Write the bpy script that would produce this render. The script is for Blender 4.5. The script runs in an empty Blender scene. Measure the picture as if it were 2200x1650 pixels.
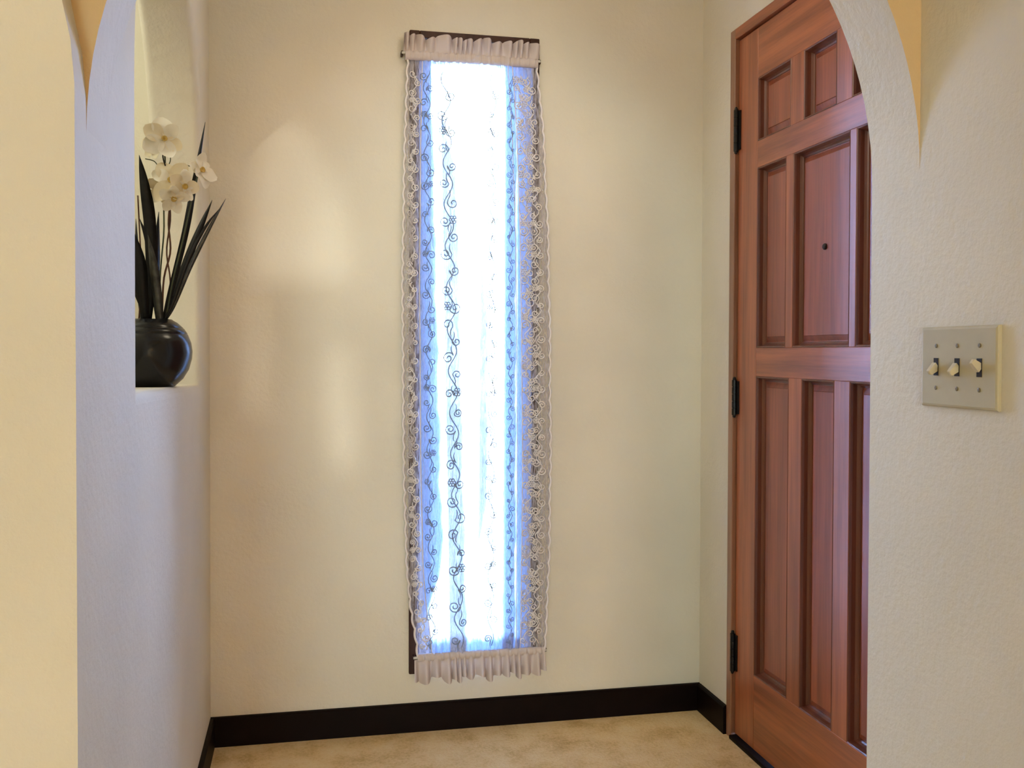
import bpy, bmesh, math, random
from mathutils import Vector, Matrix
random.seed(7)
scene = bpy.context.scene
C = scene.collection
PI = math.pi

# ------------------------------------------------------------------ camera
F_PX, YAW, PITCH, ROLL, CAM_H, PPY = 2102.27, 0.2094, -0.0179, 0.0029, 1.1353, 794.54
cam_d = bpy.data.cameras.new('camera')
cam_d.sensor_fit = 'HORIZONTAL'; cam_d.sensor_width = 36.0
cam_d.lens = F_PX / 2200 * 36.0
cam_d.shift_y = -(825 - PPY) / 2200
cam_d.clip_start = 0.02
cam = bpy.data.objects.new('camera', cam_d); C.objects.link(cam)
fw = Vector((math.sin(YAW) * math.cos(PITCH), math.cos(YAW) * math.cos(PITCH), math.sin(PITCH)))
rt = Vector((math.cos(YAW), -math.sin(YAW), 0)); up = rt.cross(fw)
c_, s_ = math.cos(ROLL), math.sin(ROLL)
rt2 = rt * c_ + up * s_
up2 = up * c_ - rt * s_
M = Matrix(((rt2.x, up2.x, -fw.x, 0), (rt2.y, up2.y, -fw.y, 0), (rt2.z, up2.z, -fw.z, CAM_H), (0, 0, 0, 1)))
cam.matrix_world = M
scene.camera = cam

# ------------------------------------------------------------------ sky, sun, exposure
SKY_COL, SKY_STR = (0.30, 0.50, 1.0), 94.0
world = bpy.data.worlds.new('sky'); scene.world = world; world.use_nodes = True
bg = world.node_tree.nodes['Background']
bg.inputs[0].default_value = (*SKY_COL, 1); bg.inputs[1].default_value = SKY_STR
sun_d = bpy.data.lights.new('sun', 'SUN'); sun_d.energy = 0.62; sun_d.angle = math.radians(0.48); sun_d.color = (1.0, 0.95, 0.86)
sun = bpy.data.objects.new('sun', sun_d); C.objects.link(sun)
SUN_DROP = math.tan(math.radians(2.0))
sun.rotation_euler = Vector((0, 1, -SUN_DROP)).to_track_quat('-Z', 'Y').to_euler()
sun.location = (0, -6, 3)
FOYER_FILL_W, SIDE_FILL_W = 6.0, 18.0
# warm fill light added far behind the camera, framed like a window
lw_d = bpy.data.lights.new('added_warm_fill', 'AREA'); lw_d.shape = 'RECTANGLE'; lw_d.size = 1.5; lw_d.size_y = 2.0
lw_d.energy = 146.0; lw_d.color = (1.0, 0.66, 0.40)
lw = bpy.data.objects.new('added_warm_fill', lw_d); C.objects.link(lw)
lw.location = (0.1, -8.92, 1.2); lw.rotation_euler = (PI / 2, 0, 0)
# second, cool fill light added beside it, also framed like a window
l2_d = bpy.data.lights.new('added_cool_fill', 'AREA'); l2_d.shape = 'RECTANGLE'; l2_d.size = 1.4; l2_d.size_y = 2.0
l2_d.energy = 225.0; l2_d.color = (0.64, 0.94, 1.0)
l2 = bpy.data.objects.new('added_cool_fill', l2_d); C.objects.link(l2)
l2.location = (-1.7, -8.92, 1.2); l2.rotation_euler = (PI / 2, 0, 0)
vs = scene.view_settings
scene.display_settings.display_device = 'sRGB'
vs.view_transform = 'Standard'; vs.look = 'None'; vs.gamma = 1.0; vs.use_curve_mapping = False
vs.exposure = 0.0
scene.cycles.max_bounces = 10; scene.cycles.diffuse_bounces = 6
scene.cycles.transparent_max_bounces = 24
scene.cycles.caustics_reflective = False; scene.cycles.caustics_refractive = False

# ------------------------------------------------------------------ plan of the place (metres)
D, XL, XR, HB = 2.9105, -0.2634, 1.2319, 0.085          # back wall, foyer left and right walls, baseboard height
XS, Y1, Y2 = 0.894, 1.300, 1.4245                        # wall with switches, arch wall front and back
YC = 1.236                                               # cream wall on the left
CEIL = 2.44
YB = -9.0                                                # rear wall of the room with the camera
XLL = -2.6

# ------------------------------------------------------------------ materials
def new_mat(name):
    m = bpy.data.materials.new(name); m.use_nodes = True
    nt = m.node_tree; b = nt.nodes['Principled BSDF']
    return m, nt, b
def node(nt, t, **kw):
    n = nt.nodes.new(t)
    for k, v in kw.items(): setattr(n, k, v)
    return n
def coords(nt, scale=(1, 1, 1)):
    tc = node(nt, 'ShaderNodeTexCoord'); mp = node(nt, 'ShaderNodeMapping')
    mp.inputs['Scale'].default_value = scale
    nt.links.new(tc.outputs['Object'], mp.inputs['Vector'])
    return mp.outputs['Vector']
def noise(nt, vec, scale, detail=3, rough=0.55):
    n = node(nt, 'ShaderNodeTexNoise'); n.inputs['Scale'].default_value = scale
    n.inputs['Detail'].default_value = detail; n.inputs['Roughness'].default_value = rough
    nt.links.new(vec, n.inputs['Vector']); return n.outputs['Fac']
def ramp(nt, fac, stops):
    r = node(nt, 'ShaderNodeValToRGB'); e = r.color_ramp.elements
    while len(e) < len(stops): e.new(0.5)
    for i, (p, c) in enumerate(stops):
        e[i].position = p; e[i].color = (*c, 1)
    nt.links.new(fac, r.inputs['Fac']); return r.outputs['Color']
def bump(nt, h, b, strength, dist):
    n = node(nt, 'ShaderNodeBump'); n.inputs['Strength'].default_value = strength; n.inputs['Distance'].default_value = dist
    nt.links.new(h, n.inputs['Height']); nt.links.new(n.outputs['Normal'], b.inputs['Normal'])
def add(nt, a, b, wb=1.0):
    m = node(nt, 'ShaderNodeMath', operation='MULTIPLY_ADD')
    nt.links.new(b, m.inputs[0]); m.inputs[1].default_value = wb; nt.links.new(a, m.inputs[2]); return m.outputs[0]

def plaster(name, col, bs=0.42):
    m, nt, b = new_mat(name)
    v = coords(nt)
    n1 = noise(nt, v, 75, 4, 0.6); n2 = noise(nt, v, 24, 3, 0.5); n3 = noise(nt, v, 3.0, 2, 0.5)
    lo = tuple(c * 0.94 for c in col); hi = tuple(min(1, c * 1.04) for c in col)
    nt.links.new(ramp(nt, n3, [(0.3, lo), (0.7, hi)]), b.inputs['Base Color'])
    b.inputs['Roughness'].default_value = 0.62; b.inputs['Specular IOR Level'].default_value = 0.3
    bump(nt, add(nt, n1, n2, 0.8), b, bs, 0.004)
    return m
def wood(name, dark, light, axis, rough=0.45, coat=1.0):
    m, nt, b = new_mat(name)
    sc = [26, 26, 26]; sc[axis] = 1.4
    v = coords(nt, tuple(sc))
    n1 = noise(nt, v, 1.0, 5, 0.6)
    sc2 = [160, 160, 160]; sc2[axis] = 5
    n2 = noise(nt, coords(nt, tuple(sc2)), 1.0, 3, 0.6)
    nn = add(nt, n1, n2, 0.35)
    nt.links.new(ramp(nt, nn, [(0.45, dark), (0.85, light)]), b.inputs['Base Color'])
    b.inputs['Roughness'].default_value = rough; b.inputs['Specular IOR Level'].default_value = 0.25
    b.inputs['Coat Weight'].default_value = coat; b.inputs['Coat Roughness'].default_value = 0.36; b.inputs['Coat IOR'].default_value = 1.5
    bump(nt, n2, b, 0.12, 0.001)
    return m
def plain(name, col, rough=0.5, metal=0.0, var=0.08, scale=40, bs=0.0, spec=0.5):
    m, nt, b = new_mat(name)
    n = noise(nt, coords(nt), scale, 3)
    nt.links.new(ramp(nt, n, [(0.3, tuple(c * (1 - var) for c in col)), (0.7, tuple(min(1, c * (1 + var)) for c in col))]), b.inputs['Base Color'])
    b.inputs['Roughness'].default_value = rough; b.inputs['Metallic'].default_value = metal
    b.inputs['Specular IOR Level'].default_value = spec
    if bs: bump(nt, n, b, bs, 0.002)
    return m
def cloth(name, col, trans_col, coverage, translucent, scale=900.0, weave=True):
    """woven sheer cloth: open weave (coverage) of threads that reflect and pass some light"""
    m = bpy.data.materials.new(name); m.use_nodes = True; nt = m.node_tree
    for n in list(nt.nodes): nt.nodes.remove(n)
    out = node(nt, 'ShaderNodeOutputMaterial')
    df = node(nt, 'ShaderNodeBsdfDiffuse'); df.inputs['Color'].default_value = (*col, 1)
    tl = node(nt, 'ShaderNodeBsdfTranslucent'); tl.inputs['Color'].default_value = (*trans_col, 1)
    mx = node(nt, 'ShaderNodeMixShader'); mx.inputs[0].default_value = translucent
    nt.links.new(df.outputs[0], mx.inputs[1]); nt.links.new(tl.outputs[0], mx.inputs[2])
    tr = node(nt, 'ShaderNodeBsdfTransparent')
    mt = node(nt, 'ShaderNodeMixShader')
    if coverage < 1:
        v = coords(nt, (1.0, 1.0, 0.12)); n = noise(nt, v, 260, 3, 0.65)
        mr = node(nt, 'ShaderNodeMapRange'); mr.inputs['From Min'].default_value = 0.3; mr.inputs['From Max'].default_value = 0.7
        mr.inputs['To Min'].default_value = max(0, coverage - 2.2 * min(coverage, 1 - coverage) / 2.2); mr.inputs['To Max'].default_value = min(1, coverage + min(coverage, 1 - coverage))
        nt.links.new(n, mr.inputs['Value']); nt.links.new(mr.outputs[0], mt.inputs[0])
    else:
        mt.inputs[0].default_value = 1.0
    nt.links.new(tr.outputs[0], mt.inputs[1]); nt.links.new(mx.outputs[0], mt.inputs[2])
    nt.links.new(mt.outputs[0], out.inputs['Surface'])
    return m

CREAM = (0.74, 0.685, 0.57)
m_wall = plaster('cream_plaster', CREAM)
m_header = plaster('warm_lit_plaster', (0.62, 0.44, 0.23))  # warm lamplight on the arch front is put into this plaster colour
m_ceil = plaster('ceiling_plaster', (0.74, 0.70, 0.60), 0.2)
m_base = plain('baseboard_dark_vinyl', (0.006, 0.002, 0.0015), 0.5, var=0.3, scale=8, spec=0.08)
m_door_v = wood('door_wood_upright', (0.18, 0.038, 0.009), (0.46, 0.13, 0.040), 2)
m_door_h = wood('door_wood_level', (0.18, 0.038, 0.009), (0.46, 0.13, 0.040), 1)
m_door_p = wood('door_wood_panel', (0.165, 0.034, 0.010), (0.39, 0.098, 0.035), 2)
m_mold = wood('door_wood_moulding', (0.075, 0.017, 0.006), (0.19, 0.05, 0.02), 2)
m_jamb = wood('jamb_wood', (0.15, 0.055, 0.022), (0.34, 0.15, 0.075), 2)
m_frame = wood('window_wood', (0.022, 0.007, 0.004), (0.06, 0.020, 0.011), 2, 0.55, 0.05)
m_sash = plain('sash_paint', (0.55, 0.52, 0.5), 0.4)
m_black = plain('black_iron', (0.012, 0.010, 0.010), 0.35, 0.4, spec=0.4)
m_vase = plain('black_glazed_clay', (0.006, 0.006, 0.008), 0.2, 0, var=0.3, scale=30, bs=0.04, spec=0.38)
m_soil = plain('dry_moss', (0.10, 0.07, 0.04), 0.9, bs=0.6, scale=120)
m_leaf = plain('dark_leaf', (0.008, 0.008, 0.008), 0.45, var=0.4, scale=60, spec=0.25)
m_leaf2 = plain('dark_leaf_striped', (0.035, 0.035, 0.030), 0.4, var=0.6, scale=90)
m_stem = plain('brown_stem', (0.10, 0.04, 0.025), 0.6, var=0.3)
m_greenstem = plain('green_stem', (0.05, 0.065, 0.03), 0.6, var=0.3)
m_petal = cloth('white_petal', (0.90, 0.86, 0.76), (0.8, 0.75, 0.6), 1.0, 0.25)
m_petal2 = cloth('cream_petal', (0.86, 0.78, 0.60), (0.8, 0.7, 0.45), 1.0, 0.25)
m_pistil = plain('yellow_flower_centre', (0.55, 0.38, 0.10), 0.7)
m_plate = plain('almond_plastic', (0.50, 0.445, 0.30), 0.6, var=0.03, spec=0.25)
m_toggle = plain('almond_toggle', (0.60, 0.52, 0.36), 0.3, var=0.03)
m_slot = plain('dark_slot', (0.02, 0.012, 0.004), 0.8)
m_screw = plain('painted_screw', (0.20, 0.16, 0.09), 0.4, 0.3)
m_gauze = cloth('sheer_gauze', (0.85, 0.83, 0.84), (0.75, 0.78, 0.85), 0.45, 0.7)
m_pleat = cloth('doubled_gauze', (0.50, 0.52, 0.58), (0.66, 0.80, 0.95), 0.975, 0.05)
m_pleat2 = cloth('blue_lit_gathered_gauze', (0.30, 0.33, 0.44), (0.36, 0.62, 1.0), 0.992, 0.13)  # white cloth; blue sky glow is put into its colour
m_net = cloth('lace_net', (0.58, 0.54, 0.58), (0.55, 0.62, 0.9), 0.45, 0.14)
m_thread = cloth('lace_thread', (0.80, 0.75, 0.76), (0.6, 0.6, 0.7), 1.0, 0.01)
m_thread2 = cloth('backlit_scroll_thread', (0.28, 0.33, 0.40), (0.35, 0.45, 0.55), 1.0, 0.008)  # same lace thread, darkened in colour to look backlit
m_ruffle = cloth('ruffle_cloth', (0.60, 0.52, 0.50), (0.75, 0.68, 0.66), 1.0, 0.02)
m_rod = plain('white_curtain_rod', (0.6, 0.58, 0.55), 0.4)
m_concrete = plain('pale_concrete', (0.5, 0.48, 0.45), 0.8, var=0.15, scale=6)
m_lamp = plain('lamp_metal', (0.5, 0.4, 0.2), 0.3, 0.9)

m_floor, nt, b = new_mat('tan_carpet')
v = coords(nt)
n1 = noise(nt, v, 9, 4, 0.6); n2 = noise(nt, v, 110, 3, 0.7)
nt.links.new(ramp(nt, add(nt, n1, n2, 0.6), [(0.5, (0.54, 0.34, 0.13)), (0.78, (0.80, 0.57, 0.28)), (1.0, (0.86, 0.66, 0.37))]), b.inputs['Base Color'])
b.inputs['Roughness'].default_value = 0.9; b.inputs['Specular IOR Level'].default_value = 0.1
bump(nt, n2, b, 0.6, 0.006)

m_glass = bpy.data.materials.new('window_glass'); m_glass.use_nodes = True; nt = m_glass.node_tree
for n in list(nt.nodes): nt.nodes.remove(n)
o_ = node(nt, 'ShaderNodeOutputMaterial'); mx = node(nt, 'ShaderNodeMixShader'); fr = node(nt, 'ShaderNodeFresnel'); fr.inputs[0].default_value = 1.45
tr = node(nt, 'ShaderNodeBsdfTransparent'); gl = node(nt, 'ShaderNodeBsdfGlossy'); gl.inputs['Roughness'].default_value = 0.02
tr.inputs[0].default_value = (0.96, 0.98, 0.97, 1)
nt.links.new(fr.outputs[0], mx.inputs[0]); nt.links.new(tr.outputs[0], mx.inputs[1]); nt.links.new(gl.outputs[0], mx.inputs[2]); nt.links.new(mx.outputs[0], o_.inputs[0])

m_globe = bpy.data.materials.new('fill_light_globe'); m_globe.use_nodes = True; nt = m_globe.node_tree
for n in list(nt.nodes): nt.nodes.remove(n)
o_ = node(nt, 'ShaderNodeOutputMaterial'); em = node(nt, 'ShaderNodeEmission'); em.inputs[0].default_value = (1, 0.82, 0.6, 1); em.inputs[1].default_value = 3.0
nt.links.new(em.outputs[0], o_.inputs[0])

# ------------------------------------------------------------------ builders
def base_of(o):
    v = Vector((0, 0, 0))
    while o is not None:
        v += o.location; o = o.parent
    return v
def obj(name, verts, faces, mat, parent=None, smooth=False, loc=None):
    """one mesh object; verts are given in world metres"""
    me = bpy.data.meshes.new(name)
    off = base_of(parent) if parent else Vector((0, 0, 0))
    if loc is not None: off = off + Vector(loc) if parent else Vector(loc)
    me.from_pydata([tuple(Vector(v) - off) for v in verts], [], faces); me.update()
    bm = bmesh.new(); bm.from_mesh(me); bmesh.ops.recalc_face_normals(bm, faces=bm.faces); bm.to_mesh(me); bm.free()
    if smooth is True:
        for p in me.polygons: p.use_smooth = True
    me.materials.append(mat)
    o = bpy.data.objects.new(name, me); C.objects.link(o)
    if parent: o.parent = parent
    if loc is not None: o.location = loc
    return o
def thing(name, label=None, cat=None, loc=(0, 0, 0), group=None, kind=None):
    o = bpy.data.objects.new(name, None); C.objects.link(o); o.location = loc; o.empty_display_size = 0.05
    tag(o, label, cat, group, kind); return o
def tag(o, label=None, cat=None, group=None, kind=None):
    if label: o['label'] = label
    if cat: o['category'] = cat
    if group: o['group'] = group
    if kind: o['kind'] = kind
    return o
def box_vf(x0, x1, y0, y1, z0, z1):
    v = [(x0, y0, z0), (x1, y0, z0), (x1, y1, z0), (x0, y1, z0), (x0, y0, z1), (x1, y0, z1), (x1, y1, z1), (x0, y1, z1)]
    return v, [(0, 3, 2, 1), (4, 5, 6, 7), (0, 1, 5, 4), (1, 2, 6, 5), (2, 3, 7, 6), (3, 0, 4, 7)]
def bev_box(x0, x1, y0, y1, z0, z1, r, seg=2):
    bm = bmesh.new(); v, f = box_vf(x0, x1, y0, y1, z0, z1)
    bv = [bm.verts.new(p) for p in v]
    for q in f: bm.faces.new([bv[i] for i in q])
    bmesh.ops.bevel(bm, geom=bm.edges[:], offset=r, segments=seg, affect='EDGES', profile=0.5)
    bm.verts.index_update()
    V = [tuple(p.co) for p in bm.verts]; Fc = [tuple(q.index for q in g.verts) for g in bm.faces]
    bm.free(); return V, Fc
def boxo(name, x0, x1, y0, y1, z0, z1, mat, parent=None, r=0.0, seg=2):
    V, Fc = bev_box(x0, x1, y0, y1, z0, z1, r, seg) if r else box_vf(x0, x1, y0, y1, z0, z1)
    return obj(name, V, Fc, mat, parent)
def fill(outer, holes):
    """triangles of a polygon with holes (2D)"""
    bm = bmesh.new(); loops = []
    n = 0; edges = []
    for lp in [outer] + holes:
        vs_ = [bm.verts.new((p[0], p[1], 0)) for p in lp]
        for i in range(len(vs_)): edges.append(bm.edges.new((vs_[i], vs_[(i + 1) % len(vs_)])))
    bmesh.ops.triangle_fill(bm, use_beauty=True, use_dissolve=False, edges=edges)
    bm.verts.index_update()
    V = [(v.co.x, v.co.y) for v in bm.verts]; T = [tuple(v.index for v in f.verts) for f in bm.faces]
    bm.free(); return V, T
def offset_loop(lp, r):
    """offset a hole outline away from its opening by r (loops are listed counter-clockwise)"""
    n = len(lp); out = []
    for i in range(n):
        a, b_, c = Vector(lp[i - 1]), Vector(lp[i]), Vector(lp[(i + 1) % n])
        d1 = (b_ - a).normalized(); d2 = (c - b_).normalized()
        n1 = Vector((d1.y, -d1.x)); n2 = Vector((d2.y, -d2.x)); m = (n1 + n2)
        m = m / max(0.3, m.dot(n1)) if m.length > 1e-6 else n1
        out.append((b_.x + m.x * r, b_.y + m.y * r))
    return out
def slab(name, outer, holes, place, thick, mat, r=0.0, parent=None, seg=5):
    """a wall: polygon with holes, real thickness, hole rims rounded by r. place(u, v, depth) -> xyz"""
    V, Fc = [], []
    smooth_from = None
    big = [offset_loop(h, r) if r else h for h in holes]
    for dp in (0.0, thick):
        v2, t = fill(outer, big); k = len(V)
        V += [place(u, w, dp) for u, w in v2]; Fc += [tuple(k + i for i in q) for q in t]
    n = len(outer); k = len(V)
    V += [place(u, w, 0) for u, w in outer] + [place(u, w, thick) for u, w in outer]
    for i in range(n): Fc.append((k + i, k + (i + 1) % n, k + n + (i + 1) % n, k + n + i))
    smooth_from = len(Fc)
    for h in holes:
        prof = []
        if r:
            for j in range(seg + 1):
                a = j / seg * PI / 2; prof.append((r * (1 - math.sin(a)), r * (1 - math.cos(a))))
            prof += [(o, thick - d) for o, d in reversed(prof)]
        else: prof = [(0, 0), (0, thick)]
        k = len(V); m = len(h)
        for o, d in prof: V += [place(u, w, d) for u, w in (offset_loop(h, o) if o else h)]
        for j in range(len(prof) - 1):
            for i in range(m):
                Fc.append((k + j * m + i, k + j * m + (i + 1) % m, k + (j + 1) * m + (i + 1) % m, k + (j + 1) * m + i))
    o = obj(name, V, Fc, mat, parent)
    if r:
        for p in o.data.polygons:
            if p.index >= smooth_from: p.use_smooth = True
    return o
def tube(pts, rad, sides=6, V=None, Fc=None, cap=True):
    """tube along points; rad a number or list"""
    V = [] if V is None else V; Fc = [] if Fc is None else Fc
    n = len(pts); P = [Vector(p) for p in pts]; k0 = len(V)
    ref = Vector((0.31, 0.87, 0.38))
    for i in range(n):
        t = (P[min(i + 1, n - 1)] - P[max(i - 1, 0)])
        t = t.normalized() if t.length > 1e-9 else Vector((0, 0, 1))
        a = t.cross(ref); a = a.normalized() if a.length > 1e-4 else t.orthogonal().normalized()
        b_ = t.cross(a); r = rad[i] if isinstance(rad, (list, tuple)) else rad
        for s in range(sides):
            g = 2 * PI * s / sides; V.append(tuple(P[i] + a * (r * math.cos(g)) + b_ * (r * math.sin(g))))
    for i in range(n - 1):
        for s in range(sides):
            q = (s + 1) % sides
            Fc.append((k0 + i * sides + s, k0 + i * sides + q, k0 + (i + 1) * sides + q, k0 + (i + 1) * sides + s))
    if cap and sides > 2:
        Fc.append(tuple(k0 + s for s in range(sides))); Fc.append(tuple(k0 + (n - 1) * sides + s for s in reversed(range(sides))))
    return V, Fc
def lathe(prof, cx, cy, cz, seg=48):
    V, Fc = [], []
    for r, z in prof:
        for s in range(seg):
            a = 2 * PI * s / seg; V.append((cx + r * math.cos(a), cy + r * math.sin(a), cz + z))
    for i in range(len(prof) - 1):
        for s in range(seg):
            q = (s + 1) % seg; Fc.append((i * seg + s, i * seg + q, (i + 1) * seg + q, (i + 1) * seg + s))
    Fc.append(tuple(reversed(range(seg)))); Fc.append(tuple((len(prof) - 1) * seg + s for s in range(seg)))
    return V, Fc
def spline(pts, n):
    """Catmull-Rom through points"""
    P = [Vector(p) for p in pts]; out = []
    m = len(P) - 1
    for i in range(n):
        t = i / (n - 1) * m; k = min(int(t), m - 1); f = t - k
        p0 = P[k - 1] if k > 0 else P[k] * 2 - P[k + 1]; p1, p2 = P[k], P[k + 1]; p3 = P[k + 2] if k + 2 <= m else p2 * 2 - p1
        out.append(0.5 * ((2 * p1) + (p2 - p0) * f + (2 * p0 - 5 * p1 + 4 * p2 - p3) * f * f + (3 * p1 - p0 - 3 * p2 + p3) * f ** 3))
    return out
def struct(o): o['kind'] = 'structure'; return o

# ------------------------------------------------------------------ the setting
struct(boxo('floor', XLL - 0.2, 1.5, YB - 0.2, D + 0.2, -0.12, 0.0, m_floor))
struct(boxo('ceiling', XLL - 0.2, 1.5, YB - 0.2, D + 0.2, CEIL, CEIL + 0.12, m_ceil))
struct(boxo('ground', -14, 14, D + 0.201, 26, -0.4, -0.25, m_concrete))

WX0, WX1, WZ0, WZ1 = 0.335, 0.668, 0.195, 2.062         # window opening
struct(slab('wall_back', [(XLL - 0.2, 0), (1.5, 0), (1.5, CEIL), (XLL - 0.2, CEIL)],
            [[(WX0, WZ0), (WX1, WZ0), (WX1, WZ1), (WX0, WZ1)]], lambda u, w, d: (u, D + d, w), 0.15, m_wall))
# partition on the left with an arched pass-through and a plaster sill
NY0, NY1, NZS, NR = 1.672, 2.70, 1.563, 0.514
NYC = (NY0 + NY1) / 2
nich = [(NY0, 1.069), (NY1, 1.049)]
for i in range(0, 33):
    a = PI * i / 32; nich.append((NYC + NR * math.cos(a), NZS + NR * math.sin(a)))
TL = 0.130
struct(slab('wall_left', [(1.303, 0), (D, 0), (D, CEIL), (1.303, CEIL)], [nich], lambda u, w, d: (XL - d, u, w), TL, m_wall, r=0.02, seg=5))
# wall with the door
DY0, DY1, DZ = Yd0, Yd1, Zd = 1.7135, 2.6985, 2.078
struct(slab('wall_right', [(Y2, 0), (DY0, 0), (DY0, DZ), (DY1, DZ), (DY1, 0), (D, 0), (D, CEIL), (Y2, CEIL)], [],
            lambda u, w, d: (XR + d, u, w), 0.14, m_wall))
# arch between the room and the foyer
AXC, AR, AZ = (XL + XS) / 2, (XS - XL) / 2, 1.405
arch = [(AXC - AR * math.cos(PI * i / 56), AZ + AR * math.sin(PI * i / 56)) for i in range(57)]
outer = arch + [(XS, 0), (1.5, 0), (1.5, CEIL), (-0.34, CEIL), (-0.34, AZ)]
wa = slab('wall_arch', outer, [], lambda u, w, d: (u, Y1 + d, w), Y2 - Y1, m_wall)
wa.data.materials.append(m_header)
for p in wa.data.polygons:
    c = p.center
    if abs(c.y - Y1) < 1e-4 and min(wa.data.vertices[i].co.x for i in p.vertices) < XS - 1e-4: p.material_index = 1
    if abs(p.normal.y) < 0.5 and AZ <= c.z < CEIL - 0.1: p.use_smooth = True
bv = wa.modifiers.new('rounded_corner', 'BEVEL'); bv.width = 0.006; bv.segments = 3; bv.limit_method = 'ANGLE'; bv.angle_limit = math.radians(60)
struct(wa)
# near walls of the room the camera stands in
struct(slab('wall_near_left', [(XL, 0), (XL, 1.45), (XL - 0.004, 1.50), (XL - 0.016, 1.56), (XL - 0.034, 1.68), (XL - 0.06, 1.95), (XL - 0.06, CEIL), (XLL, CEIL), (XLL, 0)], [],
            lambda u, w, d: (u, YC + d, w), 1.303 - YC, m_wall))
struct(slab('wall_near_right', [(YB, 0), (Y1, 0), (Y1, CEIL), (YB, CEIL)], [], lambda u, w, d: (XS + d, u, w), 0.12, m_wall))
struct(boxo('wall_far_left', XLL - 0.15, XLL, YB, D, 0, CEIL, m_wall))
# rear wall behind the camera; three added openings shape sun patches on wall_back
dz = SUN_DROP * (D - YB)
gA = [(-0.158, 1.335), (0.135, 1.345), (0.120, 1.55), (0.06, 1.70), (0.0, 1.80), (-0.055, 1.83), (-0.10, 1.79), (-0.135, 1.66), (-0.155, 1.50)]
gB = [(-0.155, 0.955), (-0.118, 0.955), (-0.112, 1.05), (-0.120, 1.30), (-0.150, 1.30)]
gC = [(0.075, 0.80), (0.150, 0.77), (0.155, 1.00), (0.135, 1.15), (0.070, 1.14), (0.060, 1.00)]
holes = [[(x, z + dz) for x, z in g] for g in (gA, gB, gC)]
struct(slab('wall_rear', [(XLL - 0.15, 0), (XS + 0.12, 0), (XS + 0.12, CEIL), (XLL - 0.15, CEIL)], holes, lambda u, w, d: (u, YB - d, w), 0.06, m_wall))
w3 = thing('warm_fill_frame', loc=(0.1, YB, 0.16), kind='structure')  # window-like frame added round the warm fill light
for x in (-0.69, 0.85): boxo('frame_stile', x, x + 0.04, YB + 0.001, YB + 0.05, 0.20, 2.20, m_sash, w3)
for z in (0.16, 2.20): boxo('frame_rail', -0.69, 0.89, YB + 0.001, YB + 0.05, z, z + 0.04, m_sash, w3)
w4 = thing('cool_fill_frame', loc=(-1.7, YB, 0.16), kind='structure')  # window-like frame added round the cool fill light
for x in (-2.44, -1.00): boxo('frame_stile', x, x + 0.04, YB + 0.001, YB + 0.05, 0.20, 2.20, m_sash, w4)
for z in (0.16, 2.20): boxo('frame_rail', -2.44, -0.96, YB + 0.001, YB + 0.05, z, z + 0.04, m_sash, w4)
wr = thing('added_sun_openings', loc=(0, YB - 0.03, 1.0), kind='structure')  # glass for the added, patch-shaped sun openings
for g in holes:
    k = len(g)
    obj('pane', [(x, YB - 0.028, z) for x, z in g] + [(x, YB - 0.033, z) for x, z in g],
        [tuple(range(k)), tuple(reversed(range(k, 2 * k)))] + [(i, (i + 1) % k, k + (i + 1) % k, k + i) for i in range(k)], m_glass, wr)

# baseboards with a slight round on the top edge
def baseboard(name, a, b, nrm):
    """strip from a to b on the floor, standing off the wall along nrm"""
    a, b, nrm = Vector((*a, 0)), Vector((*b, 0)), Vector((*nrm, 0)); t = 0.012
    prof = [(0, 0.0), (t, 0.0), (t, HB - 0.006), (t * 0.7, HB - 0.001), (0, HB)]
    V = [p + nrm * o + Vector((0, 0, z)) for p in (a, b) for o, z in prof]; n = len(prof)
    Fc = [(i, (i + 1) % n, n + (i + 1) % n, n + i) for i in range(n)] + [tuple(range(n)), tuple(range(2 * n - 1, n - 1, -1))]
    return struct(obj(name, V, Fc, m_base))
baseboard('baseboard_back', (XL, D), (XR, D), (0, -1))
baseboard('baseboard_left', (XL, 1.303), (XL, D - 0.012), (1, 0))
baseboard('baseboard_right', (XR, DY1 + 0.001), (XR, D - 0.012), (-1, 0))

# ------------------------------------------------------------------ the entry door
XD = XR + 0.008; DT = 0.045                              # face of the door, thickness
YH, YL, ZB, ZT = 2.6635, 1.7495, 0.016, 2.043
door = thing('door_1', loc=(XD, (YH + YL) / 2, 0), kind='structure')
tag(door, 'reddish brown nine-panel wooden entry door with black hinges')
# frame in the wall
jamb = boxo('door_jamb', XR - 0.004, XR + 0.13, YH + 0.003, DY1, 0, DZ, m_jamb, door, 0.002, 1)
boxo('door_jamb', XR - 0.004, XR + 0.13, DY0, YL - 0.003, 0, DZ, m_jamb, door, 0.002, 1)
boxo('door_head', XR - 0.004, XR + 0.13, YL - 0.003, YH + 0.003, ZT + 0.004, DZ, m_door_h, door, 0.002, 1)
boxo('door_stop', XD + DT + 0.002, XD + DT + 0.03, YL - 0.003, YH + 0.003, 0.02, ZT + 0.003, m_door_h, door)
boxo('threshold', XR - 0.01, XR + 0.13, YL - 0.003, YH + 0.003, 0, 0.012, m_base, door, 0.003)
RZ = [(0.225, 1.070), (1.150, 1.653), (1.727, 1.903)]    # the three rows of panels
YM = (YH + YL) / 2
colsA = [(2.353, 2.543), (2.128, 2.285), (2 * YM - 2.543, 2 * YM - 2.353)]
colsB = [(2.374, 2.543), (2.066, 2.337), (2 * YM - 2.543, 2 * YM - 2.374)]
rows = [(RZ[0], colsA), (RZ[1], colsB), (RZ[2], colsA)]
def dbox(name, y0, y1, z0, z1, mat): return boxo(name, XD, XD + DT, y0, y1, z0, z1, mat, door, 0.0012, 1)
dbox('stile', 2.543, YH, ZB, ZT, m_door_v); dbox('stile', YL, 2 * YM - 2.543, ZB, ZT, m_door_v)
ya, yb = 2 * YM - 2.543, 2.543
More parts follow.
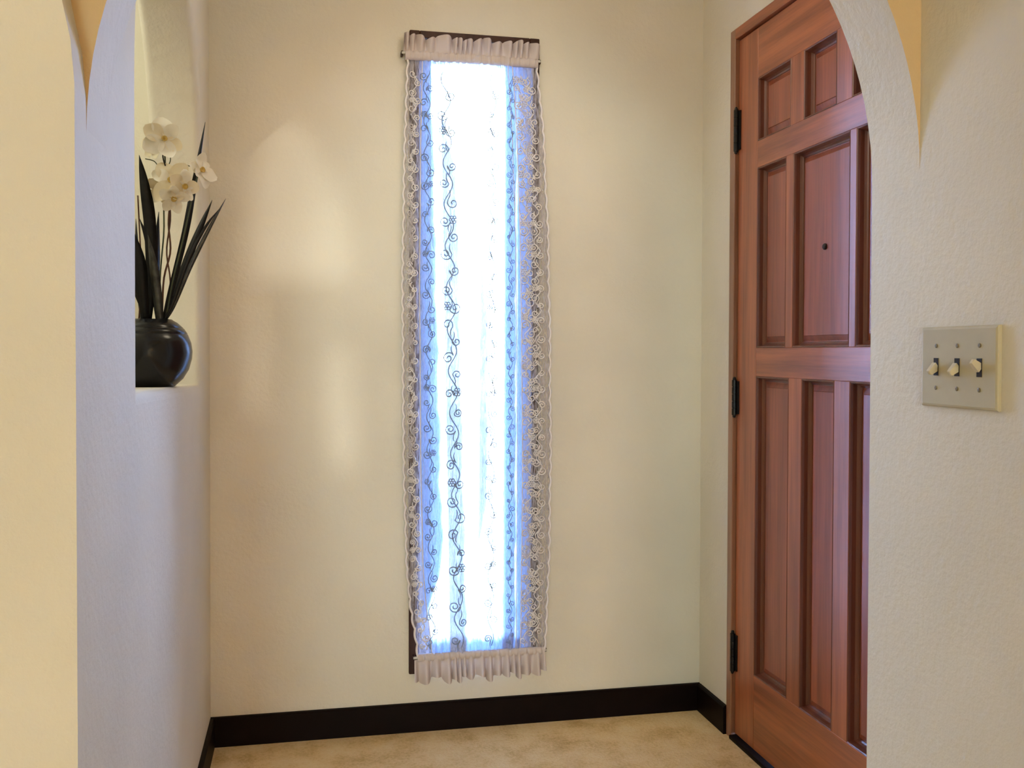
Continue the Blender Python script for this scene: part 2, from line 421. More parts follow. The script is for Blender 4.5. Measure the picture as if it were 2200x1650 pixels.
dbox('rail', ya, yb, ZB, RZ[0][0], m_door_h); dbox('rail', ya, yb, RZ[0][1], RZ[1][0], m_door_h)
dbox('rail', ya, yb, RZ[1][1], RZ[2][0], m_door_h); dbox('rail', ya, yb, RZ[2][1], ZT, m_door_h)
for (z0, z1), cols in rows:
    for (a0, a1), (b0, b1) in ((cols[1], cols[0]), (cols[2], cols[1])):
        dbox('mullion', a1, b0, z0, z1, m_door_v)
    for y0, y1 in cols:
        # moulding: a sloped picture-frame around the panel
        prof = [(0.0, 0.001), (0.0015, -0.0005), (0.004, 0.001), (0.0055, 0.006), (0.0065, 0.016), (0.010, 0.021), (0.014, 0.023), (0.015, 0.026), (0.0, 0.028)]
        V, Fc = [], []; n = len(prof)
        for o, d in prof:
            V += [(XD + d, y0 + o, z0 + o), (XD + d, y1 - o, z0 + o), (XD + d, y1 - o, z1 - o), (XD + d, y0 + o, z1 - o)]
        for i in range(n - 1):
            for k in range(4): Fc.append((i * 4 + k, i * 4 + (k + 1) % 4, (i + 1) * 4 + (k + 1) % 4, (i + 1) * 4 + k))
        obj('moulding', V, Fc, m_mold, door)
        # raised panel
        q = 0.013; s = 0.016
        prof = [(q, 0.025), (q + 0.004, 0.025), (q + s, 0.0195), (q + s + 0.0015, 0.0175)]
        V, Fc = [], []
        for o, d in prof:
            V += [(XD + d, y0 + o, z0 + o), (XD + d, y1 - o, z0 + o), (XD + d, y1 - o, z1 - o), (XD + d, y0 + o, z1 - o)]
        for i in range(len(prof) - 1):
            for k in range(4): Fc.append((i * 4 + k, i * 4 + (k + 1) % 4, (i + 1) * 4 + (k + 1) % 4, (i + 1) * 4 + k))
        e = (len(prof) - 1) * 4; Fc.append((e, e + 1, e + 2, e + 3))
        k0 = len(V); V += [(XD + 0.033, y0 + q, z0 + q), (XD + 0.033, y1 - q, z0 + q), (XD + 0.033, y1 - q, z1 - q), (XD + 0.033, y0 + q, z1 - q)]
        for k in range(4): Fc.append((k, (k + 1) % 4, k0 + (k + 1) % 4, k0 + k))
        Fc.append((k0, k0 + 3, k0 + 2, k0 + 1))
        obj('panel', V, Fc, m_door_p, door)
for z0, z1 in ((1.722, 1.843), (0.953, 1.057), (0.199, 0.312)):
    V, Fc = box_vf(XD - 0.004, XD + 0.001, YH - 0.016, YH + 0.018, z0 + 0.004, z1 - 0.004)
    hg = obj('hinge', V, Fc, m_black, door); hg['label'] = 'black butt hinge'
    n = 5; dzk = (z1 - z0) / n
    for i in range(n):
        zz = z0 + i * dzk
        V, Fc = tube([(XD - 0.008, YH + 0.002, zz + 0.0008), (XD - 0.008, YH + 0.002, zz + dzk - 0.0008)], 0.0072, 10)
        obj('knuckle', V, Fc, m_black, hg)
    V, Fc = tube([(XD - 0.008, YH + 0.002, z0 - 0.007), (XD - 0.008, YH + 0.002, z0 - 0.004), (XD - 0.008, YH + 0.002, z1 + 0.004), (XD - 0.008, YH + 0.002, z1 + 0.008)], [0.003, 0.005, 0.005, 0.003], 8)
    obj('hinge_pin', V, Fc, m_black, hg)
V, Fc = tube([(XD + 0.019, 2.204, 1.398), (XD + 0.014, 2.204, 1.398), (XD + 0.012, 2.204, 1.398)], [0.008, 0.008, 0.006], 16)
ph = obj('peephole', V, Fc, m_black, door); ph['label'] = 'small dark peephole in the centre panel'
V, Fc = tube([(XD, 1.815, 0.96), (XD - 0.006, 1.815, 0.96), (XD - 0.012, 1.815, 0.96), (XD - 0.03, 1.815, 0.96), (XD - 0.045, 1.815, 0.96), (XD - 0.06, 1.815, 0.96), (XD - 0.066, 1.815, 0.96)],
             [0.032, 0.032, 0.013, 0.012, 0.026, 0.024, 0.008], 20)
obj('door_knob', V, Fc, m_lamp, door, True)

# ------------------------------------------------------------------ the slit window
win = thing('window_1', loc=((WX0 + WX1) / 2, D, WZ0), kind='structure')
tag(win, 'tall narrow window with dark wooden casing behind the lace')
CA = 0.030; cy0 = D - 0.014
boxo('casing', WX0 - CA, WX0, cy0, D + 0.0, WZ0 - CA + 0.01, WZ1 + CA - 0.008, m_frame, win, 0.002, 1)
boxo('casing', WX1, WX1 + CA, cy0, D + 0.0, WZ0 - CA + 0.01, WZ1 + CA - 0.008, m_frame, win, 0.002, 1)
boxo('casing', WX0, WX1, cy0, D + 0.0, WZ1, WZ1 + CA - 0.008, m_frame, win, 0.002, 1)
boxo('casing', WX0, WX1, cy0, D + 0.0, WZ0 - CA + 0.01, WZ0, m_frame, win, 0.002, 1)
jt = 0.004
boxo('window_jamb', WX0, WX0 + jt, D, D + 0.15, WZ0, WZ1, m_sash, win)
boxo('window_jamb', WX1 - jt, WX1, D, D + 0.15, WZ0, WZ1, m_sash, win)
boxo('window_head', WX0 + jt, WX1 - jt, D, D + 0.15, WZ1 - jt, WZ1, m_sash, win)
boxo('window_sill', WX0 + jt, WX1 - jt, D, D + 0.15, WZ0, WZ0 + jt, m_sash, win)
sy0, sy1, sw = D + 0.085, D + 0.125, 0.042
sx0, sx1, sz0, sz1 = WX0 + jt, WX1 - jt, WZ0 + jt, WZ1 - jt
boxo('sash_stile', sx0, sx0 + sw, sy0, sy1, sz0, sz1, m_sash, win, 0.003, 1)
boxo('sash_stile', sx1 - sw, sx1, sy0, sy1, sz0, sz1, m_sash, win, 0.003, 1)
boxo('sash_rail', sx0 + sw, sx1 - sw, sy0, sy1, sz0, sz0 + 0.05, m_sash, win, 0.003, 1)
boxo('sash_rail', sx0 + sw, sx1 - sw, sy0, sy1, sz1 - 0.04, sz1, m_sash, win, 0.003, 1)
boxo('window_pane', sx0 + sw - 0.004, sx1 - sw + 0.004, D + 0.103, D + 0.107, sz0 + 0.046, sz1 - 0.036, m_glass, win)
pl = bpy.data.lights.new('window_portal', 'AREA'); pl.shape = 'RECTANGLE'; pl.size = WX1 - WX0; pl.size_y = WZ1 - WZ0
pl.cycles.is_portal = True
plo = bpy.data.objects.new('window_portal', pl); C.objects.link(plo); plo.location = ((WX0 + WX1) / 2, D + 0.149, (WZ0 + WZ1) / 2)
plo.rotation_euler = (-PI / 2, 0, 0)

# ------------------------------------------------------------------ lace curtain
CYF = D - 0.030                                          # mean plane of the cloth
def interp(tab, z):
    for (z0, a), (z1, b_) in zip(tab, tab[1:]):
        if z0 <= z <= z1 or z1 <= z <= z0:
            f = (z - z0) / (z1 - z0); f = f * f * (3 - 2 * f) if False else f
            return a + (b_ - a) * f
    return tab[0][1] if abs(z - tab[0][0]) < abs(z - tab[-1][0]) else tab[-1][1]
Ltab = [(2.08, 0.298), (2.0, 0.296), (1.75, 0.287), (1.35, 0.281), (0.8, 0.285), (0.5, 0.294), (0.384, 0.305), (0.28, 0.322), (0.2, 0.330), (0.15, 0.325)]
Rtab = [(2.08, 0.684), (2.0, 0.688), (1.8, 0.708), (1.5, 0.724), (1.2, 0.731), (0.8, 0.735), (0.5, 0.731), (0.3, 0.723), (0.22, 0.716), (0.15, 0.712)]
ZC0, ZC1 = 0.222, 2.008                                  # cloth between the two rod pockets
def cx(u, z): a, b_ = interp(Ltab, z), interp(Rtab, z); return a + (b_ - a) * u
def cw(u, z):
    """gathers: soft vertical folds, tight near the rods"""
    e = min(z - ZC0, ZC1 - z); tight = math.exp(-max(e, 0) / 0.10)
    return CYF + 0.0022 * math.sin(u * 31 + 0.8 * math.sin(z * 2.1)) + 0.004 * tight * math.sin(u * 118 + 1.3) + 0.0012 * math.sin(u * 67 + z * 3)
curtain = thing('lace_curtain', 'cream lace panel gathered on two rods over the tall narrow window', 'curtain', (0.5, CYF, 0.16))
def sheet(name, u0f, u1f, z0, z1, nu, nz, mat, dy=0.0, parent=curtain):
    V, Fc = [], []
    for j in range(nz + 1):
        z = z0 + (z1 - z0) * j / nz
        for i in range(nu + 1):
            u = u0f(z) + (u1f(z) - u0f(z)) * i / nu
            V.append((cx(u, z), cw(u, z) + dy, z))
    for j in range(nz):
        for i in range(nu):
            a = j * (nu + 1) + i; Fc.append((a, a + 1, a + nu + 2, a + nu + 1))
    return obj(name, V, Fc, mat, parent, True)
def u_of(x, z): a, b_ = interp(Ltab, z), interp(Rtab, z); return (x - a) / (b_ - a)
UL, UR = 0.115, 0.80                                     # where the borders begin
sheet('gauze_panel', lambda z: UL, lambda z: UR, ZC0, ZC1, 120, 60, m_gauze)
# doubled gathers of the sheer, seen as denser upright bands
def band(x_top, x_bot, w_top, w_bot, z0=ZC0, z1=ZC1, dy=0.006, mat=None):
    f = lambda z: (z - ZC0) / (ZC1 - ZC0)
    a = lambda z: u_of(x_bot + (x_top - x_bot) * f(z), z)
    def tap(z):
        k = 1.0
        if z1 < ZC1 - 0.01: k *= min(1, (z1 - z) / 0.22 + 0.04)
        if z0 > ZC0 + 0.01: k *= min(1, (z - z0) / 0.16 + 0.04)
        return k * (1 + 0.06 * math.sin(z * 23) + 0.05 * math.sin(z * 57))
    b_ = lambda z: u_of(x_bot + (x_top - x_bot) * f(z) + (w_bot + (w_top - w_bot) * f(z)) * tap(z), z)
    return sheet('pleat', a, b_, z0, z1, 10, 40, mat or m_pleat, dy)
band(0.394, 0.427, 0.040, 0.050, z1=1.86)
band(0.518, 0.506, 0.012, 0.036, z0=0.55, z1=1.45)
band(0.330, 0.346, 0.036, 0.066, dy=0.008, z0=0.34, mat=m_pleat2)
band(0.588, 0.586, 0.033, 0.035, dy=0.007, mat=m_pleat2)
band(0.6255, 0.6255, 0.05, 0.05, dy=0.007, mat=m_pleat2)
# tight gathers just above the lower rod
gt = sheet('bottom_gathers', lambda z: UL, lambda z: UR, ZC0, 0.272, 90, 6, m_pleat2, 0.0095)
rg = random.Random(17)
for i in range(91):
    dz_ = rg.uniform(-0.008, 0.016)
    for j in range(1, 7): gt.data.vertices[j * 91 + i].co.z += dz_ * j / 6
# lace borders: net ground with a scalloped outer edge
def border(name, inner, left):
    V, Fc = [], []; nz = 300; nu = 6
    for j in range(nz + 1):
        z = ZC0 + (ZC1 - ZC0) * j / nz
        u_in = inner; sc = 0.0045 * abs(math.sin(z * PI / 0.045))
        for i in range(nu + 1):
            f = i / nu
            x_out = (interp(Ltab, z) + 0.0055 - sc) if left else (interp(Rtab, z) - 0.0055 + sc)
            x = cx(u_in, z) + (x_out - cx(u_in, z)) * f
            V.append((x, cw(u_in, z) * (1 - f) + (CYF + 0.003 * math.sin(z * 20)) * f, z))
    for j in range(nz):
        for i in range(nu):
            a = j * (nu + 1) + i; Fc.append((a, a + 1, a + nu + 2, a + nu + 1))
    return obj(name, V, Fc, m_net, curtain, True)
border('lace_border', UL, True); border('lace_border', UR, False)
def cord(left):
    pts = []
    for j in range(900):
        z = ZC0 + (ZC1 - ZC0) * j / 899; sc = 0.0045 * abs(math.sin(z * PI / 0.045))
        x = (interp(Ltab, z) + 0.0045 - sc) if left else (interp(Rtab, z) - 0.0045 + sc)
        pts.append((x, CYF + 0.003 * math.sin(z * 20) - 0.001, z))
    V, Fc = tube(pts, 0.0034, 5); return obj('scalloped_edging', V, Fc, m_thread, curtain, True)
cord(True); cord(False)
# scroll work: vines, spirals and rosettes in heavy thread
def on_cloth(x, z, dy=-0.0022): return (x, cw(u_of(x, z), z) + dy, z)
def spiral(px, pz, r0, turns, start, hand, n=26):
    out = []
    for i in range(n):
        f = i / (n - 1); a = start + hand * turns * 2 * PI * f; r = r0 * (1 - 0.85 * f)
        out.append((px + r * math.cos(a), pz + r * math.sin(a)))
    return out
def scroll_column(name, xf, half, step, rad, mat, z0=ZC0 + 0.03, z1=ZC1 - 0.04, flower=5, seed=1):
    rnd = random.Random(seed); V, Fc = [], []
    vine = []; z = z0
    while z < z1:
        vine.append((xf(z) + half * 0.45 * math.sin(z * 2 * PI / (step * 2.2)), z)); z += 0.01
    tube([on_cloth(*p) for p in vine], rad, 3, V, Fc, False)
    z = z0 + step * 0.4; k = 0
    while z < z1 - step * 0.5:
        side = 1 if k % 2 else -1
        r = half * rnd.uniform(0.42, 0.62); x = xf(z) + side * half * 0.42
        st = (PI if side > 0 else 0) + rnd.uniform(-0.5, 0.5)
        sp = spiral(x, z, r, rnd.uniform(1.25, 1.7), st, side * (1 if rnd.random() < 0.7 else -1))
        tube([on_cloth(*p) for p in sp], rad, 3, V, Fc, False)
        # tendril leaving the spiral
        a = sp[0]; td = [(a[0] + side * half * 0.25 * math.sin(t * 2.5), a[1] + step * 0.55 * t * (1 if k % 3 else -1)) for t in (0, .25, .5, .75, 1)]
        tube([on_cloth(*p) for p in td], [rad, rad, rad, rad * .8, rad * .4], 3, V, Fc, False)
        if flower and k % flower == flower - 1:
            fx, fz = xf(z) - side * half * 0.4, z + step * 0.1
            for q in range(6):
                g = 2 * PI * q / 6; cxp, czp = fx + half * 0.26 * math.cos(g), fz + half * 0.26 * math.sin(g)
                lp = [(cxp + half * 0.15 * math.cos(h), czp + half * 0.15 * math.sin(h)) for h in [2 * PI * e / 8 for e in range(9)]]
                tube([on_cloth(*p) for p in lp], rad * 0.9, 3, V, Fc, False)
        z += step * rnd.uniform(0.8, 1.05); k += 1
    o = obj(name, V, Fc, mat, curtain, True); o['kind'] = 'stuff'; return o
lin = lambda a, b_: (lambda z: b_ + (a - b_) * (z - ZC0) / (ZC1 - ZC0))
scroll_column('lace_scrolls', lin(0.407, 0.455), 0.030, 0.056, 0.0019, m_thread2, seed=3)
scroll_column('lace_scrolls', lin(0.552, 0.548), 0.021, 0.056, 0.0015, m_thread2, seed=5)
scroll_column('lace_scrolls', lin(0.352, 0.372), 0.022, 0.044, 0.0015, m_thread2, seed=8)
scroll_column('lace_scrolls', lin(0.606, 0.608), 0.014, 0.026, 0.0013, m_thread2, seed=12, flower=0)
scroll_column('lace_scrolls', lambda z: cx(0.065, z), 0.019, 0.028, 0.0022, m_thread, seed=21, flower=4)
scroll_column('lace_scrolls', lambda z: cx(0.845, z), 0.024, 0.026, 0.0021, m_thread, seed=31, flower=3)
scroll_column('lace_scrolls', lambda z: cx(0.915, z), 0.022, 0.027, 0.0022, m_thread, seed=41, flower=4)
# upright hems
for u, r in ((UL, 0.0016), (UR, 0.0016), (0.765, 0.0012)):
    V, Fc = tube([(cx(u, ZC0 + (ZC1 - ZC0) * i / 60), cw(u, ZC0 + (ZC1 - ZC0) * i / 60) - 0.001, ZC0 + (ZC1 - ZC0) * i / 60) for i in range(61)], r, 4)
    obj('hem', V, Fc, m_thread, curtain, True)
# gathered headings
def ruffle(name, x0, x1, zr, ze, seed, folds=17):
    """frill from the rod line zr to the free edge ze"""
    rnd = random.Random(seed); n = 340; m = 12; V, Fc = [], []
    ph = [rnd.uniform(0, 6.28) for _ in range(4)]
    for j in range(m + 1):
        f = j / m
        for i in range(n + 1):
            s = i / n; x = x0 + (x1 - x0) * s
            w = 2 * PI * folds * s + 2.6 * math.sin(5 * s * PI + ph[0]) + 2.0 * math.sin(13 * s + ph[1]) + 1.2 * math.sin(29 * s + ph[2])
            amp = 0.003 + 0.010 * f ** 0.8
            z = zr + (ze - zr) * f * (1 + 0.10 * math.sin(w * 0.5 + ph[2]) + 0.08 * math.sin(23 * s + ph[3]))
            V.append((x + 0.004 * f * math.sin(w * 1.0 + 1.57), CYF - 0.006 + amp * math.sin(w) + 0.003 * math.sin(2 * w + ph[3]) * f, z))
    for j in range(m):
        for i in range(n):
            a = j * (n + 1) + i; Fc.append((a, a + 1, a + n + 2, a + n + 1))
    return obj(name, V, Fc, m_ruffle, curtain, True)
ruffle('header_ruffle', 0.283, 0.690, 2.014, 2.060, 2)
ruffle('footer_ruffle', 0.318, 0.716, 0.225, 0.160, 4)
def pocket(name, x0, x1, z0, z1, seed):
    """rod pocket: puckered cloth tube"""
    rnd = random.Random(seed); n = 260; m = 12; V, Fc = [], []
    hz, hy = (z1 - z0) / 2, 0.010
    for i in range(n + 1):
        s = i / n; x = x0 + (x1 - x0) * s
        k = 1 + 0.14 * math.sin(2 * PI * 26 * s + 1.2 * math.sin(9 * s)) + 0.07 * math.sin(2 * PI * 41 * s + 2)
        for j in range(m):
            a = 2 * PI * j / m; V.append((x, CYF + 0.001 + hy * k * math.cos(a), (z0 + z1) / 2 + hz * (0.9 + 0.1 * k) * math.sin(a)))
    for i in range(n):
        for j in range(m): Fc.append((i * m + j, i * m + (j + 1) % m, (i + 1) * m + (j + 1) % m, (i + 1) * m + j))
    return obj(name, V, Fc, m_ruffle, curtain, True)
pocket('rod_pocket', 0.290, 0.688, 1.990, 2.020, 1)
pocket('rod_pocket', 0.328, 0.714, 0.216, 0.240, 3)
for nm, x0, x1, z, lb in (('curtain_rod', 0.280, 0.698, 2.011, 'thin white rod in the top pocket of the lace curtain'),
                          ('curtain_rod', 0.316, 0.722, 0.228, 'thin white rod in the bottom pocket of the lace curtain')):
    r_ = thing(nm, lb, 'curtain rod', ((x0 + x1) / 2, CYF, z))
    V, Fc = tube([(x0, CYF + 0.001, z), (x0 + 0.004, CYF + 0.001, z), (x1 - 0.004, CYF + 0.001, z), (x1, CYF + 0.001, z)], [0.003, 0.0042, 0.0042, 0.003], 10)
    obj('rod', V, Fc, m_rod, r_, True)
    for xx in (x0 + 0.002, x1 - 0.002):
        boxo('bracket', xx - 0.003, xx + 0.003, CYF + 0.002, D + (-0.014 if WX0 - CA < xx < WX1 + CA else 0.0), z - 0.006, z + 0.006, m_frame, r_, 0.001, 1)

# ------------------------------------------------------------------ vase on the sill
VX, VY = -0.328, 2.235
def sill_z(y): return 1.069 + (1.049 - 1.069) * (y - NY0) / (NY1 - NY0)
VZ = sill_z(VY) - 0.0005
prof = [(0.0, 0.0), (0.050, 0.0), (0.054, 0.003), (0.070, 0.018), (0.082, 0.038), (0.0885, 0.062), (0.0895, 0.078), (0.087, 0.096), (0.080, 0.114), (0.0785, 0.1150), (0.079, 0.1165), (0.072, 0.127), (0.070, 0.1275), (0.070, 0.129), (0.058, 0.140), (0.050, 0.1445), (0.047, 0.147), (0.043, 0.147), (0.040, 0.142), (0.052, 0.134), (0.070, 0.112), (0.078, 0.085), (0.074, 0.05), (0.045, 0.012), (0.0, 0.01)]
V, Fc = lathe(prof[1:-1], VX, VY, VZ)
vase = obj('vase', V, Fc, m_vase, None, True, loc=(VX, VY, VZ))
tag(vase, 'squat round black glazed vase on the plaster sill of the arched pass-through', 'vase')
plant = thing('flower_arrangement', 'white flowers and dark strap leaves standing in the black vase', 'flowers', (VX, VY, VZ + 0.12))
V, Fc = lathe([(0.039, 0.119), (0.037, 0.131), (0.024, 0.137), (0.010, 0.139)], VX, VY, VZ, 24)
obj('moss', V, Fc, m_soil, plant, True)

CAMP = Vector((0, 0, CAM_H))
def at(x, y, Yp):
    """point in the vertical plane Y = Yp whose picture position was measured at (x, y)"""
    a, b_ = (x - 1100), (y - PPY)
    A = (c_ * a + s_ * b_) / F_PX; B = -(-s_ * a + c_ * b_) / F_PX
    d = fw + rt * A + up * B
    t = Yp / d.y; return CAMP + d * t
def leaf(pts, width, mat, yoff, twist=0.0, rise=0.25):
    """strap leaf along measured points; a folded blade with a keel"""
    n = 22; base = Vector((VX, VY, VZ + 0.13))
    P = []
    for i, q in enumerate(pts):
        f = i / (len(pts) - 1); P.append(at(q[0], q[1], VY + yoff[0] + (yoff[1] - yoff[0]) * f))
    S = spline(P, n); V, Fc = [], []
    for i, p in enumerate(S):
        f = i / (n - 1); w = width * (0.55 + 0.45 * math.sin(min(f / 0.6, 1) * PI / 2)) * (1 - max(0, (f - 0.55) / 0.45) ** 1.8) + 0.0004
        t = (S[min(i + 1, n - 1)] - S[max(i - 1, 0)]).normalized()
        ang = twist * f
        side = t.cross(Vector((math.sin(ang) * 1.0, -math.cos(ang), 0.1))).normalized()
        nrm = side.cross(t).normalized()
        V += [tuple(p - side * w), tuple(p + nrm * w * 0.25), tuple(p + side * w), tuple(p + nrm * (w * 0.25 + 0.0012))]
    for i in range(n - 1):
        for k in range(4): Fc.append((i * 4 + k, i * 4 + (k + 1) % 4, i * 4 + 4 + (k + 1) % 4, i * 4 + 4 + k))
    Fc.append((0, 1, 2, 3)); Fc.append((4 * n - 1, 4 * n - 2, 4 * n - 3, 4 * n - 4))
    return obj('leaf', V, Fc, mat, plant, True)
leaf([(318, 690), (325, 600), (322, 480), (311, 400), (299, 333)], 0.0125, m_leaf, (0.0, -0.03))
leaf([(352, 690), (366, 630), (398, 500), (418, 390), (441, 262)], 0.0070, m_leaf, (0.0, 0.02), 0.4)
leaf([(350, 690), (368, 655), (400, 565), (430, 490), (456, 430)], 0.0085, m_leaf, (0.01, 0.03), -0.3)
leaf([(354, 690), (374, 655), (410, 570), (450, 490), (485, 427)], 0.0045, m_leaf2, (-0.01, -0.02))
leaf([(352, 690), (372, 650), (404, 560), (440, 490), (470, 450)], 0.0035, m_leaf, (-0.02, -0.03))
leaf([(312, 690), (306, 620), (300, 560), (288, 500)], 0.0125, m_leaf, (-0.01, -0.04), 0.3)
leaf([(340, 690), (334, 620), (336, 540), (341, 455)], 0.0085, m_leaf, (0.01, 0.02), 0.8)
leaf([(345, 690), (340, 650), (330, 570), (318, 505)], 0.0105, m_leaf2, (-0.02, -0.03), -0.6)
leaf([(308, 690), (318, 640), (328, 580), (318, 520), (300, 470)], 0.008, m_leaf, (0.02, 0.03), 0.5)
leaf([(320, 690), (300, 640), (270, 560), (240, 520)], 0.008, m_leaf, (0.0, 0.0), 0.3)
leaf([(306, 690), (302, 640), (296, 590), (292, 470)], 0.007, m_leaf2, (0.02, 0.03), 0.3)
def stem(pts, r, mat, y0=0.0, y1=0.0):
    P = [at(q[0], q[1], VY + y0 + (y1 - y0) * i / (len(pts) - 1)) for i, q in enumerate(pts)]
    V, Fc = tube(spline(P, 20), r, 6); return obj('flower_stem', V, Fc, mat, plant, True)
stem([(348, 688), (352, 600), (366, 540), (362, 480), (366, 430)], 0.0022, m_stem)
stem([(354, 688), (366, 610), (358, 540), (366, 470), (362, 420)], 0.0019, m_stem, 0.01, 0.0)
stem([(340, 688), (345, 580), (352, 500), (352, 440), (356, 395), (354, 330), (352, 305)], 0.0018, m_greenstem, 0.0, -0.01)
stem([(356, 688), (372, 600), (392, 520), (412, 430), (424, 380)], 0.0018, m_greenstem, 0.0, -0.01)
stem([(350, 395), (342, 365), (332, 347), (312, 341)], 0.0011, m_greenstem, -0.01, -0.01)
stem([(360, 390), (358, 365), (366, 345), (364, 325)], 0.0011, m_greenstem, -0.01, -0.01)
stem([(360, 395), (372, 368), (392, 354), (408, 357)], 0.0010, m_greenstem, -0.01, -0.01)
stem([(352, 300), (350, 335), (356, 358), (364, 372)], 0.0016, m_leaf, -0.012, -0.012)
stem([(298, 690), (304, 600), (300, 500), (296, 420)], 0.0018, m_stem, 0.0, 0.0)
def flower(px, py, size, face, mats, n=6, seed=0, yo=-0.02):
    """open bloom: pointed cupped petals round a short trumpet"""
    rnd = random.Random(seed); c = at(px, py, VY + yo)
    f = Vector(face).normalized(); a = f.orthogonal().normalized(); b_ = f.cross(a)
    V, Fc = lathe([(0.003, 0.0), (0.005, 0.004), (0.0065, 0.009), (0.0045, 0.008), (0.001, 0.003)], 0, 0, 0, 10)
    V = [tuple(c + a * v[0] + b_ * v[1] + f * v[2]) for v in V]
    fl = obj('flower', V, Fc, m_pistil, plant, True)
    for k in range(n):
        g = 2 * PI * k / n + rnd.uniform(-0.25, 0.25); L = size * rnd.uniform(0.85, 1.15); W = L * rnd.uniform(0.38, 0.5)
        d = a * math.cos(g) + b_ * math.sin(g); s = f.cross(d); lift = rnd.uniform(-0.15, 0.45)
        V, Fc = [], []; nu, nv = 6, 9
        for j in range(nv + 1):
            t = j / nv; w = W * (math.sin(PI * min(1, t * 0.86 + 0.10)) ** 0.75)
            for i in range(nu + 1):
                q = i / nu * 2 - 1
                h = lift * L * t * t + 0.18 * w * q * q + 0.002 * math.sin(7 * t + k)
                V.append(tuple(c + d * (0.004 + L * t) + s * (w * q) + f * (h + 0.002)))
        nn = len(V); V += [tuple(Vector(v) - f * 0.0006) for v in V]
        for j in range(nv):
            for i in range(nu):
                e = j * (nu + 1) + i; Fc.append((e, e + 1, e + nu + 2, e + nu + 1)); Fc.append((nn + e + nu + 1, nn + e + nu + 2, nn + e + 1, nn + e))
        obj('petal', V, Fc, mats[k % len(mats)], fl, True)
    return fl
W_, K_ = m_petal, m_petal2
flower(352, 300, 0.042, (0.30, -1, 0.15), [W_, W_, K_], 6, 1)
flower(366, 390, 0.044, (0.1, -1, 0.35), [K_, K_, W_], 6, 2)
flower(394, 400, 0.032, (0.6, -0.9, -0.2), [K_, W_], 5, 3, -0.03)
flower(430, 366, 0.033, (0.9, -0.7, 0.15), [W_], 6, 4)
flower(346, 408, 0.030, (-0.3, -1, 0.0), [K_, K_], 5, 5, -0.005)
flower(372, 424, 0.028, (0.3, -0.8, -0.6), [W_], 5, 6, -0.035)
flower(332, 316, 0.028, (-0.5, -0.8, 0.1), [K_], 5, 7, 0.0)

# ------------------------------------------------------------------ light switches
SY, SZ = 1.2016, 1.1163
sw_ = thing('light_switch', 'almond three-gang switch plate with three toggles on the textured wall', 'light switch', (XS, SY, SZ - 0.057))
def plate_shape():
    y0, y1, z0, z1 = SY - 0.081, SY + 0.081, SZ - 0.057, SZ + 0.057
    prof = [(0.0, 0.0), (0.0, 0.0035), (0.0012, 0.0052), (0.004, 0.0062)]
    V, Fc = [], []
    for o, d in prof: V += [(XS - d, y0 + o, z0 + o), (XS - d, y1 - o, z0 + o), (XS - d, y1 - o, z1 - o), (XS - d, y0 + o, z1 - o)]
    for i in range(len(prof) - 1):
        for k in range(4): Fc.append((i * 4 + k, i * 4 + (k + 1) % 4, (i + 1) * 4 + (k + 1) % 4, (i + 1) * 4 + k))
    e = len(V) - 4; Fc.append((e, e + 1, e + 2, e + 3)); Fc.append((3, 2, 1, 0)); return V, Fc
V, Fc = plate_shape(); obj('plate', V, Fc, m_plate, sw_)
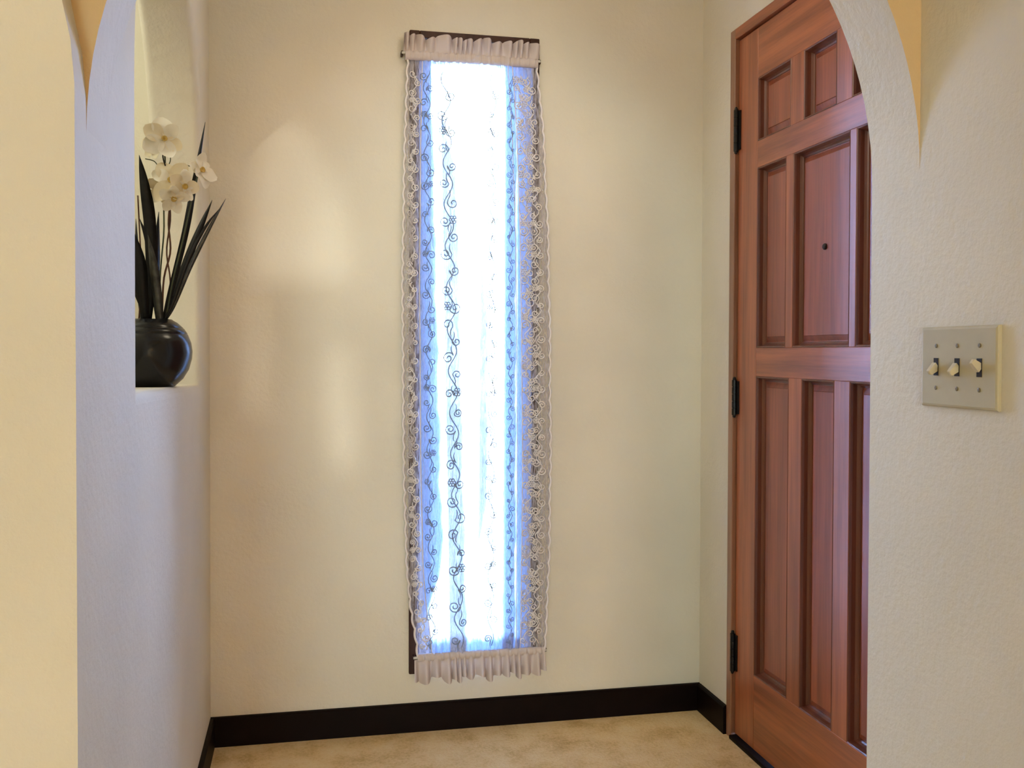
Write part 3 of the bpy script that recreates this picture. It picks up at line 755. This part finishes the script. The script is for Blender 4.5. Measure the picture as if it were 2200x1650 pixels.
for k, (dy, updown) in enumerate(((0.046, -1), (0.0, -1), (-0.046, 1))):
    y = SY + dy; xs = XS - 0.0062
    boxo('slot', xs - 0.0006, xs + 0.002, y - 0.0052, y + 0.0052, SZ - 0.0125, SZ + 0.0125, m_slot, sw_)
    # toggle: tapered lever tilted up or down
    b0 = Vector((xs, y, SZ - 0.001 * updown)); dr = Vector((-0.0115, 0, 0.0095 * updown)); un = Vector((0.6 * updown, 0, 0.8)).normalized()
    V = []
    for f, hw, hh in ((0, 0.0042, 0.0062), (0.55, 0.0038, 0.0048), (1.0, 0.0032, 0.0036), (1.05, 0.0022, 0.0024)):
        c = b0 + dr * f
        V += [tuple(c + Vector((0, -hw, 0)) - un * hh), tuple(c + Vector((0, hw, 0)) - un * hh), tuple(c + Vector((0, hw, 0)) + un * hh), tuple(c + Vector((0, -hw, 0)) + un * hh)]
    Fc = [(0, 3, 2, 1), (12, 13, 14, 15)]
    for i in range(3):
        for j in range(4): Fc.append((i * 4 + j, i * 4 + (j + 1) % 4, (i + 1) * 4 + (j + 1) % 4, (i + 1) * 4 + j))
    obj('toggle', V, Fc, m_toggle, sw_)
    for zz in (0.030, -0.030):
        V, Fc = tube([(xs + 0.001, y, SZ + zz), (xs - 0.0006, y, SZ + zz), (xs - 0.0012, y, SZ + zz)], [0.0032, 0.0032, 0.002], 10)
        obj('screw', V, Fc, m_screw, sw_)

# ------------------------------------------------------------------ added fill lights in ceiling lamp form (above the frame)
def fill_lamp(x, y, watts, col, label, rad=0.14):
    t = thing('added_fill_light', label, 'ceiling light', (x, y, CEIL - 0.12))
    V, Fc = lathe([(rad * 0.62, 0.12), (rad * 0.66, 0.10), (rad * 0.55, 0.085)], x, y, CEIL - 0.12, 28); obj('canopy', V, Fc, m_lamp, t, True)
    V, Fc = lathe([(rad * 0.54, 0.085), (rad * 0.9, 0.07), (rad, 0.045), (rad * 0.85, 0.02), (rad * 0.5, 0.004), (rad * 0.1, 0.0)], x, y, CEIL - 0.12, 28); obj('globe', V, Fc, m_globe, t, True)
    ld = bpy.data.lights.new('fill_bulb', 'POINT'); ld.energy = watts; ld.color = col; ld.shadow_soft_size = rad
    lo = bpy.data.objects.new('fill_bulb', ld); C.objects.link(lo); lo.parent = t; lo.location = (0, 0, -rad - 0.02)
    return t
fill_lamp(0.48, 2.05, FOYER_FILL_W, (1.0, 0.87, 0.64), 'unseen round fill light added above the foyer')
fill_lamp(-1.1, 2.1, SIDE_FILL_W, (0.95, 1.0, 0.86), 'unseen round fill light added beyond the arched pass-through')
